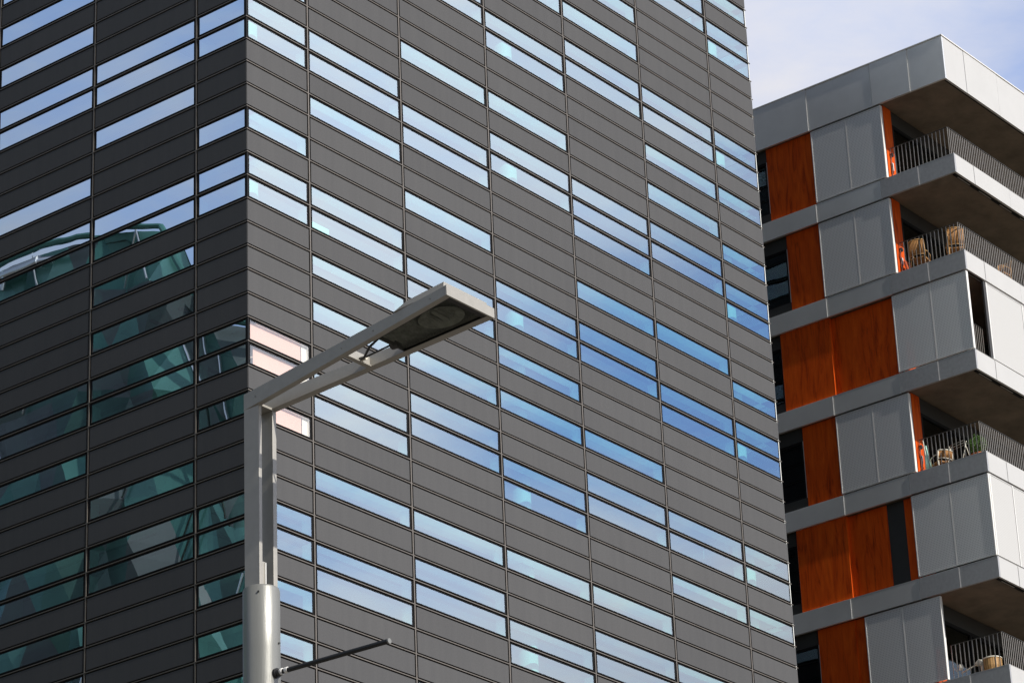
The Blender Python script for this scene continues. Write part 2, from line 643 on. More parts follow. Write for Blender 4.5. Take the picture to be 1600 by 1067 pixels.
GZ, GX = 0.051, 0.061           # half joint heights / widths
clad, prof, backing, lining = MB(), MB(), MB(), MB()
wins = []
for face, cols in (('A', AC), ('B', BC), ('C', CC)):
    for c in range(len(cols) - 1):
        s0, s1 = cols[c], cols[c + 1]
        a0 = s0 + GX if c else s0 + 0.012
        a1 = s1 - GX if c < len(cols) - 2 else s1 - 0.012
        for r in range(K0, K1):
            zt, zb = zl(r), zl(r + 1)
            if is_win(face, c, r):
                wins.append((face, c, r, s0, s1))
            else:
                fbox(clad, face, a0, a1, 0.0, 0.06, zb + GZ, zt - GZ, 'clad', random.uniform(0.16, 0.28))
                l0, l1 = s0, s1
                if c == 0:
                    l0 = s0 + 0.33
                if face == 'B' and c == len(cols) - 2:
                    l1 = s1 - 0.33
                fbox(lining, face, l0, l1, 0.28, 0.322, zb, zt, 'lining')
    # horizontal profiles and backing rails
    for k in range(K0, K1 + 1):
        z = zl(k)
        if face == 'B':
            fbox(prof, face, -0.006, BW + 0.035, -0.006, 0.034, z - 0.0105, z + 0.0105, 'fin')
            fbox(backing, face, 0.034, BW - 0.034, 0.034, 0.078, z - 0.056, z + 0.056, 'black')
        elif face == 'A':
            fbox(prof, face, 0.034, AW, -0.006, 0.034, z - 0.0105, z + 0.0105, 'fin')
            fbox(backing, face, 0.078, AW, 0.034, 0.078, z - 0.056, z + 0.056, 'black')
        else:
            fbox(prof, face, 0.034, AW, -0.006, 0.034, z - 0.0105, z + 0.0105, 'fin')
            fbox(backing, face, 0.078, AW, 0.034, 0.078, z - 0.056, z + 0.056, 'black')
    for c, s in enumerate(cols[1:-1]):
        fbox(prof, face, s - 0.018, s + 0.018, -0.003, 0.028, zl(K1), zl(K0), 'fin')
        fbox(backing, face, s - 0.075, s + 0.075, 0.04, 0.082, zl(K1), zl(K0), 'black')
# corner posts
backing.box(0.010, 0.055, 0.010, 0.055, zl(K1), zl(K0), 'black')
backing.box(BW - 0.04, BW - 0.012, 0.012, 0.04, zl(K1), zl(K0), 'reveal')
clad.build('cladding', tower)
prof.build('joint_profile', tower)
backing.build('backing_rail', tower)
lining.build('inner_wall', tower)

# floors, core, roof
fl = MB()
for j in range(-4, 9):
    zt, zb = zl(3.05 + 7 * j), zl(3.95 + 7 * j)
    if zt > zl(K0) or zb < 0.3:
        continue
    fl.box(0.34, BW - 0.34, 0.34, AW - 0.3, zb, zt - 0.03, 'ceil')
    fl.box(0.34, BW - 0.34, 0.34, AW - 0.3, zt - 0.028, zt, 'carpet')
    # bulkhead at the facade, so the slab edge meets the wall
    for face, L in (('B', BW), ('A', AW - 0.3)):
        pass
fl.build('floor_slab', tower)
cg = MB()
for j in range(-4, 9):
    zb = zl(3.95 + 7 * j)
    if zb > zl(K0) or zb < 0.5:
        continue
    for q in range(5):
        cg.box(0.5, BW - 0.5, 0.75 + q * 0.95, 0.83 + q * 0.95, zb - 0.06, zb - 0.002, 'fin')
        cg.box(0.75 + q * 0.95, 0.83 + q * 0.95, 5.6, AW - 0.5, zb - 0.06, zb - 0.002, 'fin')
    for q in range(18):
        cg.box(0.9 + q * 1.2, 1.5 + q * 1.2, 1.12, 1.34, zb - 0.05, zb - 0.003, 'reveal')
cg.build('ceiling_grid', tower)
core = MB()
core.box(7.0, BW - 4.5, 7.0, AW - 2.0, 0.0, zl(K0) - 0.5, 'lining')
core.build('core_wall', tower)
co = MB()
for x in (0.66, 10.86, 20.98):
    co.tube([(x, 0.66, 0), (x, 0.66, zl(K0) - 0.4)], 0.30, 'column', 32)
for y in (9.2,):
    co.tube([(1.4, y, 0), (1.4, y, zl(K0) - 0.4)], 0.26, 'column', 24)
cob = co.build('column', tower)
smooth_by_angle(cob)
rf = MB()
rf.box(0.1, BW - 0.1, 0.1, AW - 0.1, zl(K0) - 0.35, zl(K0) - 0.05, 'charcoal')
rf.build('roof', tower)
bk = MB()
bk.box(0.02, BW - 0.02, AW - 0.02, AW + 0.05, 0, zl(K0), 'charcoal')
bk.build('rear_wall', tower)

cy, sy = math.cos(YAW), math.sin(YAW)


def tw(p):
    return (TX + p[0] * cy - p[1] * sy, TY + p[0] * sy + p[1] * cy, p[2])


def seen_area(face, s0, s1, zb, zt):
    if face == 'C':
        return 0
    q = [project(tw(fpt(face, s, 0, z))) for s, z in ((s0, zb), (s1, zb), (s1, zt), (s0, zt))]
    ar = 0
    for i in range(4):
        ar += q[i][0] * q[(i + 1) % 4][1] - q[(i + 1) % 4][0] * q[i][1]
    n = 0
    for i in range(6):
        for j in range(6):
            p = project(tw(fpt(face, s0 + (s1 - s0) * (i + .5) / 6, 0, zb + (zt - zb) * (j + .5) / 6)))
            if 0 <= p[0] <= 1600 and 0 <= p[1] <= 1067:
                if p[0] < 434 and 378 < p[0] and p[1] > 640:
                    continue
                n += 1
    return abs(ar) / 2 * n / 36


def window_mesh(fr, pn, face, s0, s1, r, cols_n, c):
    zt, zb = zl(r) - GZ, zl(r + 1) + GZ
    a0 = s0 + GX if c else s0 + 0.06
    a1 = s1 - GX if s1 not in (BW,) or face != 'B' else s1 - 0.045
    fw, fh = 0.026, 0.024
    hd = 0.012
    # slim black frame round the pane
    fbox(fr, face, a0, a1, 0.008, 0.040, zb, zb + fh, 'black')
    fbox(fr, face, a0, a1, 0.008, 0.040, zt - hd, zt, 'black')
    fbox(fr, face, a0, a0 + fw, 0.010, 0.038, zb + fh, zt - hd, 'black')
    e1 = fw if not (face == 'B' and c == cols_n - 1) else 0.012
    fbox(fr, face, a1 - e1, a1, 0.010, 0.038, zb + fh, zt - hd, 'black')
    # deep white inner reveal
    D0, D1 = 0.041, 0.325
    open0 = (c == 0)
    open1 = (face == 'B' and c == cols_n - 1)
    r0 = a0 + fw - 0.004 if not open0 else a0 + 0.30
    r1 = a1 - e1 + 0.004 if not open1 else a1 - 0.30
    up = is_win(face, c, r - 1)
    dn = is_win(face, c, r + 1)
    if not up:
        fbox(fr, face, r0 - 0.02, r1 + 0.02, D0, D1, zt - hd - 0.004, zt + 0.010, 'reveal')
    if not dn:
        fbox(fr, face, r0 - 0.02, r1 + 0.02, D0, D1, zb - 0.010, zb + fh + 0.002, 'reveal')
    if not open0:
        fbox(fr, face, r0 - 0.018, r0, D0 + 0.002, D1 - 0.002, zb + fh + 0.003, zt - hd - 0.005, 'reveal')
    if not open1:
        fbox(fr, face, r1, r1 + 0.018, D0 + 0.002, D1 - 0.002, zb + fh + 0.003, zt - hd - 0.005, 'reveal')
    p = [fpt(face, a0 + fw, 0.020, zb + fh), fpt(face, a1 - e1, 0.020, zb + fh), fpt(face, a1 - e1, 0.020, zt - hd),
         fpt(face, a0 + fw, 0.020, zt - hd)]
    ta, tb_ = random.uniform(-0.0014, 0.0014), random.uniform(-0.004, 0.004)
    dd_ = (0.020 - ta - tb_, 0.020 - ta + tb_, 0.020 + ta + tb_, 0.020 + ta - tb_)
    p = [fpt(face, (a0 + fw, a1 - e1, a1 - e1, a0 + fw)[q_], dd_[q_], (zb + fh, zb + fh, zt - hd, zt - hd)[q_]) for q_ in range(4)]
    pn.poly(p, [(0, 1, 2, 3)], 'clear_glass' if (face == 'B' and c == 0 and r in (13, 14, 16)) else 'glass')
    return a0 + fw, a1 - fw, zb + fh, zt - hd


ranked = sorted(wins, key=lambda w_: -seen_area(w_[0], w_[3], w_[4], zl(w_[2] + 1), zl(w_[2])))
rest_f, rest_p = MB(), MB()
ncols = {'A': len(AC) - 1, 'B': len(BC) - 1, 'C': len(CC) - 1}
extra = []
for i, (face, c, r, s0, s1) in enumerate(ranked):
    if i < 100:
        fr, pn = MB(), MB()
    else:
        fr, pn = rest_f, rest_p
    e = window_mesh(fr, pn, face, s0, s1, r, ncols[face], c)
    if i < 100:
        wo_ = fr.build('window', tower)
        pn.build('pane', wo_)
    else:
        wo_ = None
    if face == 'B' and c == 0 and r in (13, 14, 16):
        bl = MB()
        fbox(bl, face, e[0] + (0.18 if r == 14 else 0.0), e[1] - 0.22, 0.095, 0.105, e[2], e[3], 'blind')
        fbox(bl, face, e[1] - 0.19, e[1], 0.098, 0.108, e[2], e[3], 'board')
        bo = bl.build('blind', wo_ or tower)
rw = rest_f.build('window', tower)
rw['kind'] = 'stuff'
rp = rest_p.build('pane', rw)

# a few things standing just behind the glass
ex = MB()
fbox(ex, 'B', 2.2235 + 0.55, 2.2235 + 1.25, 0.50, 0.53, zl(8) + 0.05, zl(7) - 0.02, 'board')
ex.build('notice_board', tower)
ex = MB()
fbox(ex, 'B', 19.05, 19.38, 0.50, 0.53, zl(17) + 0.0, zl(16) - 0.17, 'board')
fbox(ex, 'B', 19.62, 19.68, 0.50, 0.53, zl(17) + 0.12, zl(16) - 0.12, 'board')
ex.build('notice_board', tower)

# ------------------------------------------------------------------ apartment building
YAW2 = R(52.534)
HX, HY = 13.7671, 88.3920
apt = thing('apartment_building', 'pale aluminium and orange timber apartment block with wraparound balconies, right of the dark tower',
            'apartment building', (HX, HY, 0), YAW2)
ZT2, HH, FH = 48.2695, 3.3, 0.6305
BX, BY = 15.0, 13.0
ROOF_T, ROOF_B = 52.4214, 50.9131


def fascia_z(level):
    t = ZT2 - (level - 2) * HH
    return t, t - FH


LV = list(range(2, 16))
# slabs (concrete soffits) + roof
for lv in LV:
    t, b = fascia_z(lv)
    if b < 0.5:
        continue
    s = MB()
    s.box(0.085, BX, 0.085, BY, b + 0.03, t - 0.05, 'concrete')
    s.build('balcony_slab', apt)
s = MB()
s.box(0.10, BX, 0.10, BY, ROOF_B + 0.03, ROOF_T - 0.12, 'concrete')
s.build('roof_slab', apt)


def fascia(level, t, b, jl, jr, name):
    o = MB()
    js = [0.0] + jl + [BY]
    for i in range(len(js) - 1):
        proud = 0.0 if i % 2 == 0 else -0.014
        mt = 'alu'
        if level and js[i + 1] <= 2.7:
            mt = 'alu_dark'
        o.box(proud, 0.07, js[i] + (0.014 if i else 0), js[i + 1] - 0.014, b, t, mt)
    for y_ in jl:
        o.box(0.016, 0.06, y_ - 0.02, y_ + 0.02, b + 0.004, t - 0.004, 'trim')  # white strip in the joint, painted stand-in for the sunlit panel end
    jr2 = [0.074] + jr + [BX]
    for i in range(len(jr2) - 1):
        proud = 0.0 if i % 2 == 0 else -0.006
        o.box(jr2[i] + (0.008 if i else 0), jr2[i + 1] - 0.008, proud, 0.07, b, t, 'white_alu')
    # light capping along the top
    cp, ov = (0.035, 0.03) if not level else (0.012, 0.004)
    o.box(-ov, 0.10, -ov, BY, t + 0.002, t + cp, 'trim' if not level else 'alu')
    o.box(0.101, BX, -ov, 0.10, t + 0.002, t + cp, 'trim' if not level else 'white_alu')
    return o.build(name, apt)


fascia(0, ROOF_T, ROOF_B, [1.27, 2.68, 5.08, 7.6, 10.2], [1.29, 3.31, 5.4, 7.5, 9.6, 11.7, 13.8], 'roof_fascia')
for lv in LV:
    t, b = fascia_z(lv)
    if b < 0.5:
        continue
    fascia(lv, t, b, [1.285, 2.66, 5.05 if lv % 2 == 0 else 4.98, 7.6, 10.2], [1.15, 3.3, 5.4, 7.5, 9.6, 11.7, 13.8], 'fascia')


def screen_l(y0, y1, zb, zt, seams):
    """perforated screen in the left face: plate, edge frame and seam posts"""
    o = MB()
    p = MB()
    ys = [y0] + seams + [y1]
    for i in range(len(ys) - 1):
        p.box(0.022, 0.030, ys[i] + 0.03, ys[i + 1] - 0.03, zb + 0.03, zt - 0.03, 'perf')
    for i, yv in enumerate(ys):
        w = 0.030
        if i == 0:
            o.box(0.006, 0.12, yv, yv + w, zb, zt, 'trim')
        elif i == len(ys) - 1:
            o.box(0.014, 0.06, yv - w, yv, zb, zt, 'alu')
        else:
            o.box(0.020, 0.06, yv - 0.022, yv + 0.022, zb + 0.03, zt - 0.03, 'trim')
    o.box(0.010, 0.06, y0 + 0.03, y1 - 0.03, zb, zb + 0.03, 'alu')
    o.box(0.010, 0.06, y0 + 0.03, y1 - 0.03, zt - 0.03, zt, 'alu')
    so = o.build('screen', apt)
    p.build('perforated_sheet', so)


def screen_r(x0, x1, zb, zt, seams):
    o = MB()
    p = MB()
    xs = [x0] + seams + [x1]
    for i in range(len(xs) - 1):
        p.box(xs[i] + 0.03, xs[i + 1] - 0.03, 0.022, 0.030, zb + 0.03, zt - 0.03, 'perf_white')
    for i, xv in enumerate(xs):
        a_ = xv if i == 0 else (xv - 0.03 if i == len(xs) - 1 else xv - 0.02)
        b_ = a_ + (0.05 if i in (0,) else 0.04)
        o.box(a_, b_, 0.010, 0.07, zb, zt, 'trim')
    o.box(x0 + 0.05, x1 - 0.03, 0.012, 0.06, zb, zb + 0.03, 'white_alu')
    o.box(x0 + 0.05, x1 - 0.03, 0.012, 0.06, zt - 0.03, zt, 'white_alu')
    so = o.build('screen', apt)
    p.build('perforated_sheet', so)


def wood_panel(y0, y1, zb, zt, x):
    o = MB()
    o.box(x, x + 0.12, y0, y1, zb, zt, 'wood')
    return o.build('wood_panel', apt)


def dark_window_l(y0, y1, zb, zt, drop):
    """dark framed window in the left face with a charcoal head panel"""
    o = MB()
    if drop:
        o.box(0.16, 0.28, y0, y1, zt - 0.42, zt, 'charcoal')
        o.box(0.16, 0.28, y0, y1, zb, zb + 0.38, 'charcoal')
    za, zc = (zb + 0.38, zt - 0.42) if drop else (zb, zt)
    o.box(0.17, 0.27, y0 + 0.002, y0 + 0.03, za, zc, 'trim')
    o.box(0.18, 0.27, y0 + 0.03, y0 + 0.09, za, zc, 'black')
    o.box(0.18, 0.27, y1 - 0.06, y1, za, zc, 'black')
    o.box(0.18, 0.27, y0 + 0.09, y1 - 0.06, za, za + 0.07, 'black')
    o.box(0.18, 0.27, y0 + 0.09, y1 - 0.06, zc - 0.07, zc, 'black')
    w = o.build('window', apt)
    p = MB()
    p.box(0.215, 0.225, y0 + 0.09, y1 - 0.06, za + 0.07, zc - 0.07, 'bglass')
    p.build('pane', w)


def railing(side, a, b, zf):
    """barred balcony railing; zf = top of the fascia"""
    o = MB()
    zt = zf + 1.13
    IN = 0.30
    n = int(round(abs(b - a) / (0.137 if side == 'L' else 0.112)))
    for i in range(n + 1):
        s_ = a + (b - a) * i / n
        if side == 'L':
            o.box(IN - 0.006, IN + 0.006, s_ - 0.012, s_ + 0.012, zf - 0.06, zt, 'rail')
        else:
            o.box(s_ - 0.011, s_ + 0.011, IN - 0.006, IN + 0.006, zf - 0.06, zt, 'rail')
    ob = o.build('railing', apt)
    h = MB()
    if side == 'L':
        h.box(IN - 0.02, IN + 0.02, a, b, zt, zt + 0.014, 'charcoal')
    else:
        h.box(a, b, IN - 0.02, IN + 0.02, zt, zt + 0.014, 'charcoal')
    h.build('handrail', ob)


# storeys: (soffit z, floor fascia level)
STO = {1: (ROOF_B, 2), 2: (fascia_z(2)[1], 3), 3: (fascia_z(3)[1], 4), 4: (fascia_z(4)[1], 5), 5: (fascia_z(5)[1], 6), 6: (fascia_z(6)[1], 7)}
for k in range(7, 14):
    STO[k] = (fascia_z(k)[1], k + 1)
for st, (zt, lv) in STO.items():
    zb = fascia_z(lv)[0]
    if zb < 1:
        continue
    scr_t, scr_b = zt - 0.055, zb + 0.065
    pat = st if st <= 6 else (st - 1) % 6 + 1
    open_l = pat in (1, 2, 4, 6)
    end = 2.40
    if pat in (1, 2, 4):
        screen_l(2.42, 5.05, scr_b, scr_t, [3.735])
        wood_from = 5.05
        if pat == 1:
            wood_panel(5.07, 6.84, zb, zt, 0.13)
            dark_window_l(6.86, 8.9, zb, zt, True)
            wood_panel(8.92, BY, zb, zt, 0.13)
        else:
            wood_panel(5.07, 6.34, zb, zt, 0.13)
            dark_window_l(6.36, 8.4, zb, zt, True)
            wood_panel(8.42, BY, zb, zt, 0.13)
    elif pat == 3:
        screen_l(0.03, 2.68, scr_b, scr_t, [1.325])
        wood_panel(2.70, 5.0, zb, zt, 0.21)
        wood_panel(5.0, 6.83, zb, zt, 0.08)
        dark_window_l(6.86, 8.9, zb, zt, True)
        wood_panel(8.92, BY, zb, zt, 0.13)
    elif pat == 5:
        screen_l(0.03, 2.68, scr_b, scr_t, [1.36])
        wood_panel(2.70, 3.05, zb, zt, 0.20)
        o = MB()
        o.box(0.22, 0.33, 3.05, 3.66, zb, zt, 'charcoal')
        o.build('charcoal_panel', apt)
        wood_panel(3.66, 5.02, zb, zt, 0.20)
        wood_panel(5.02, 6.83, zb, zt, 0.08)
        dark_window_l(6.86, 8.9, zb, zt, True)
        wood_panel(8.92, BY, zb, zt, 0.13)
    else:
        screen_l(2.03, 4.65, scr_b, scr_t, [3.35])
        wood_panel(4.67, 5.06, zb, zt, 0.15)
        wood_panel(5.06, 6.37, zb, zt, 0.12)
        dark_window_l(6.39, 8.4, zb, zt, True)
        wood_panel(8.42, BY, zb, zt, 0.13)
        end = 2.02
    # right face
    if pat == 3:
        railing('R', 0.12, 1.12, zb)
        o = MB()
        o.box(1.01, 1.10, 0.03, 0.09, scr_b, scr_t, 'charcoal')
        o.build('slide_post', apt)
        screen_r(1.13, BX, scr_b, scr_t, [3.3, 5.9, 8.5, 11.1, 13.0])
    elif pat == 5:
        screen_r(0.07, BX, scr_b, scr_t, [1.4, 4.0, 6.6, 9.2, 11.8])
    else:
        railing('L', 0.30, end - 0.03, zb)
        railing('R', 0.30, BX - 0.1, zb)
    # track slot under the slab edge above
    tr_ = MB()
    if st == 1:
        tr_.box(0.14, BX, 0.10, 0.12, zt - 0.004, zt + 0.02, 'black')
    else:
      tr_.box(0.14, BX, 0.10, 0.19, zt - 0.012, zt + 0.02, 'black')
    for q in range(12):
        x0 = 0.35 + q * 1.25
        if x0 + 0.7 < BX and st > 1:
            tr_.box(x0, x0 + 0.72, 0.125, 0.16, zt - 0.022, zt - 0.006, 'rail')
    tr_.build('screen_track', apt)
    # inner balcony wall parallel to the right face, with timber pier and dark glazing
    yw = 2.42 if pat != 6 else 2.42
    o = MB()
    o.box(0.16, 0.62, yw, yw + 0.12, zb - 0.03, zt - 0.0, 'wood')
    pier = o.build('wood_panel', apt)
    if st <= 6:
        o = MB()
        o.tube([(0.36, yw - 0.002, zb + 0.93), (0.36, yw - 0.08, zb + 0.93)], 0.07, 'rubber', 14)
        o.build('wall_lamp', pier)
        o = MB()
        o.box(0.33, 0.42, yw - 0.05, yw - 0.001, zb + 0.40, zb + 0.66, 'trim')
        o.box(0.30, 0.37, yw - 0.055, yw - 0.001, zb + 0.28, zb + 0.62, 'rubber')
        o.build('wall_box', pier)
    o = MB()
    o.box(0.62, BX - 0.4, yw + 0.03, yw + 0.14, zt - 0.50, zt, 'charcoal')
    o.box(0.64, BX - 0.4, yw + 0.0, yw + 0.11, zt - 0.60, zt - 0.505, 'black')
    o.box(0.64, BX - 0.4, yw + 0.0, yw + 0.11, zb - 0.03, zb + 0.1, 'black')
    x = 0.64
    while x < BX - 0.5:
        o.box(x, x + 0.08, yw + 0.002, yw + 0.108, zb + 0.1, zt - 0.60, 'black')
        x += 1.62
    w = o.build('window', apt)
    p = MB()
    p.box(0.66, BX - 0.42, yw + 0.05, yw + 0.06, zb + 0.1, zt - 0.6, 'bglass')
    p.build('pane', w)
    # room behind
    o = MB()
    o.box(0.50, 0.60, yw + 0.16, BY, zb - 0.03, zt + 0.0, 'charcoal')
    o.box(0.7, BX - 0.42, yw + 3.6, yw + 3.7, zb - 0.03, zt, 'lining')
    o.build('inner_wall', apt)

# ------------------------------------------------------------------ balcony things
def bl(x, y, z):
    c_, s_ = math.cos(YAW2), math.sin(YAW2)
    return (HX + x * c_ - y * s_, HY + x * s_ + y * c_, z)


def cane_chair(label, x, y, z, rz, height=0.9, mats=('cane', 'cane_dark'), sh=0.44, group='chairs on the balconies'):
    t = thing('balcony_chair', label, 'chair', bl(x, y, z), YAW2 + rz, group)
    w, d = 0.235, 0.22
    for sx in (-1, 1):
        for yy in (-d, d):
            o = MB()
            o.tube([(sx * w, yy, 0), (sx * (w - 0.01), yy * 0.95, sh)], 0.016, mats[0], 8)
            o.build('leg', t, True)
        o = MB()
        o.tube([(sx * w, -d, sh), (sx * (w + .02), -d + .02, sh + 0.20), (sx * (w + .02), d * .3, sh + 0.23), (sx * w, d, sh + .20)], 0.015, mats[0], 8)
        o.build('armrest', t, True)
    o = MB()
    o.box(-w, w, -d, d, sh - 0.03, sh + 0.03, mats[1])
    bevel(o.build('seat', t), 0.015)
    # back: curved frame with woven panel
    o = MB()
    f = MB()
    n = 10
    zb_, zt_ = sh + 0.08, height
    prev = None
    for i in range(n + 1):
        a = -1 + 2 * i / n
        xx, yy = a * (w + .01), d + 0.06 - 0.10 * a * a
        if prev:
            px, py = prev
            for zz0, zz1 in ((zb_, zt_),):
                o.poly([(px, py, zb_), (xx, yy, zb_), (xx, yy + 0.09, zt_), (px, py + 0.09, zt_),
                        (px, py + .02, zb_), (xx, yy + .02, zb_), (xx, yy + 0.11, zt_), (px, py + 0.11, zt_)],
                       [(0, 1, 2, 3), (7, 6, 5, 4), (0, 4, 5, 1), (3, 2, 6, 7), (0, 3, 7, 4), (1, 5, 6, 2)], mats[1])
        prev = (xx, yy)
    pts_t = [(-1 + 2 * i / n) for i in range(n + 1)]
    f.tube([(a * (w + .01), d + .16 - .10 * a * a, zt_) for a in pts_t], 0.020, mats[0], 8)
    f.tube([(a * (w + .01), d + .07 - .10 * a * a, zb_) for a in pts_t], 0.016, mats[0], 8)
    for sx in (-1, 1):
        f.tube([(sx * (w + .01), d - .03, zb_ - .1), (sx * (w + .01), d + .06, zt_)], 0.018, mats[0], 8)
    b_ = o.build('backrest', t, True)
    f.build('back_frame', b_, True)
    return t


F3 = fascia_z(3)[0] + 0.06
F5 = fascia_z(5)[0] + 0.06
F7 = fascia_z(7)[0] + 0.06
cane_chair('golden cane armchair with a curved back, right at the railing corner of its balcony', 0.78, 0.72, F3, R(128), 1.04)
cane_chair('golden cane armchair turned sideways, between the rust cushion and the railing corner', 0.62, 1.88, F3, R(100), 0.98)
cane_chair('cane chair seen edge-on behind the sunlit right-hand railing, only its tip showing', 3.3, 0.62, F3, R(265), 0.98)
cane_chair('low pale chair behind the railing, left of the potted shrub', 0.60, 1.85, F5, R(150), 0.55, ('cream', 'cane_dark'), 0.24)

# folded rust cushion by the pier
t = thing('deck_cushion', 'rust red cushion leaning by the timber pier left of the cane chairs', 'cushion', bl(0.42, 2.15, F3), YAW2)
o = MB()
o.box(-0.16, 0.16, -0.05, 0.05, 0, 0.44, 'red')
c_ = o.build('cushion_body', t)
c_.rotation_euler = (R(-14), 0, 0)
bevel(c_, 0.045, 4)
# folded parasol
t = thing('folded_parasol', 'folded mint and white parasol standing by the timber pier beside the pale chair', 'parasol', bl(0.40, 2.2, F5), YAW2)
o = MB()
o.tube([(0, 0, 0.05), (0.02, 0, .25), (0.05, 0, 0.5), (0.12, 0, 0.86)], [0.10, 0.085, 0.06, 0.015], 'mint', 10)
cn = o.build('canopy', t, True)
cn.rotation_euler = (0, R(-10), 0)
o = MB()
o.tube([(0, 0, 0), (0.0, 0, 1.0)], 0.012, 'cream', 8)
o.build('pole', t, True).rotation_euler = (0, R(-10), 0)
# drying rack
t = thing('drying_rack', 'thin metal folding rack between the pale chair and the potted shrub', 'rack', bl(0.60, 1.25, F5), YAW2 + R(80))
for sx in (-1, 1):
    o = MB()
    o.tube([(sx * 0.3, -0.22, 0), (sx * 0.3, 0.05, 0.72)], 0.011, 'cream', 8)
    o.build('leg', t, True)
    o = MB()
    o.tube([(sx * 0.3, 0.22, 0), (sx * 0.3, -0.05, 0.72)], 0.011, 'cream', 8)
    o.build('leg', t, True)
o = MB()
for q in range(4):
    o.tube([(-0.32, -0.12 + q * 0.08, 0.66 + 0.03 * (q % 2)), (0.32, -0.12 + q * 0.08, 0.66 + 0.03 * (q % 2))], 0.008, 'rail', 6)
o.build('rack_bars', t, True)

# potted shrub
t = thing('potted_shrub', 'round clipped green shrub in a terracotta pot at the balcony corner', 'potted plant', bl(1.0, 0.80, F5), YAW2)
o = MB()
o.tube([(0, 0, 0), (0, 0, 0.30), (0, 0, 0.301), (0, 0, 0.36)], [0.15, 0.21, 0.24, 0.245], 'terracotta', 24)
po = o.build('pot', t)
smooth_by_angle(po)
o = MB()
o.tube([(0, 0, 0.355), (0, 0, 0.368)], 0.20, 'soil', 18)
o.build('soil', t)
o = MB()
o.tube([(0, 0, 0.36), (0.01, 0, 0.62)], [0.022, 0.015], 'soil', 8)
for q in range(14):
    a, el_ = random.uniform(0, 6.28), random.uniform(0.2, 1.4)
    o.tube([(0.005, 0, 0.5), (0.2 * math.cos(a) * math.cos(el_), 0.2 * math.sin(a) * math.cos(el_), 0.62 + 0.22 * math.sin(el_))], [0.009, 0.004], 'soil', 5)
o.build('stem', t)
o = MB()
for q in range(2600):
    a, u_ = random.uniform(0, 6.283), random.uniform(-1, 1)
    rr = 0.29 * (random.uniform(0.25, 1) ** 0.4) * (1 + 0.13 * math.sin(3 * a + 5 * u_))
    sv = math.sqrt(1 - u_ * u_)
    p0 = Vector((rr * sv * math.cos(a), rr * sv * math.sin(a), 0.70 + rr * 0.95 * u_))
    d1 = Vector((random.gauss(0, 1), random.gauss(0, 1), random.gauss(0.3, 1))).normalized()
    d2 = d1.cross(Vector((random.gauss(0, 1), random.gauss(0, 1), random.gauss(0, 1)))).normalized()
    L_ = random.uniform(0.018, 0.036)
    o.poly([p0, p0 + d1 * L_ * .5 + d2 * L_ * .32, p0 + d1 * L_, p0 + d1 * L_ * .5 - d2 * L_ * .32], [(0, 1, 2, 3)], 'leaf')
o.build('foliage', t)

# bottom balcony: barrel table, bent lamp, small clip lamp
t = thing('barrel_table', 'round cream slatted tub at the corner of the lowest balcony', 'tub', bl(0.50, 0.80, F7), YAW2)
o = MB()
for q in range(22):
    a0, a1 = 2 * math.pi * q / 22 + 0.02, 2 * math.pi * (q + 1) / 22 - 0.02
    for r0_, z0_, r1_, z1_ in ((0.24, 0.0, 0.275, 0.18), (0.275, 0.18, 0.275, 0.40)):
        o.poly([(r0_ * math.cos(a0), r0_ * math.sin(a0), z0_), (r0_ * math.cos(a1), r0_ * math.sin(a1), z0_),
                (r1_ * math.cos(a1), r1_ * math.sin(a1), z1_), (r1_ * math.cos(a0), r1_ * math.sin(a0), z1_)], [(0, 1, 2, 3)], 'cane')
o.tube([(0, 0, 0.0), (0, 0, 0.40)], [0.23, 0.265], 'cane_dark', 24)
o.build('body', t)
o = MB()
o.tube([(0, 0, 0.395), (0, 0, 0.405), (0, 0, 0.43)], [0.27, 0.295, 0.29], 'cream', 28)
smooth_by_angle(o.build('rim', t))
t = thing('watering_can', 'white long-spouted watering can behind the railing, left of the slatted tub', 'watering can', bl(0.55, 1.22, F7), YAW2 + R(6))
o = MB()
o.tube([(0, -0.14, 0.12), (0, -0.12, 0.30), (0, -0.06, 0.40), (0, 0.03, 0.44), (0, 0.14, 0.40)], [0.13, 0.13, 0.115, 0.10, 0.06], 'cream', 16)
smooth_by_angle(o.build('body', t), 50)
o = MB()
o.tube([(0, 0.12, 0.40), (0, 0.62, 0.24)], [0.022, 0.018], 'cream', 10)
o.build('spout', t, True)
t = thing('clip_lamp', 'small white clip lamp with a thin bent arm beside the bottom screen edge', 'lamp', bl(0.34, 1.95, F7 + 0.15), YAW2)
o = MB()
o.tube([(0, 0.08, 0.32), (0, -0.05, 0.12), (0, -0.14, 0.18), (0, -0.18, 0.2)], 0.009, 'cream', 8)
o.build('arm', t, True)
o = MB()
o.tube([(0, -0.17, 0.13), (0, -0.20, 0.20), (0, -0.19, 0.28), (0, -0.16, 0.32)], [0.045, 0.065, 0.055, 0.02], 'cream', 12)
o.build('lamp_shade', t, True)

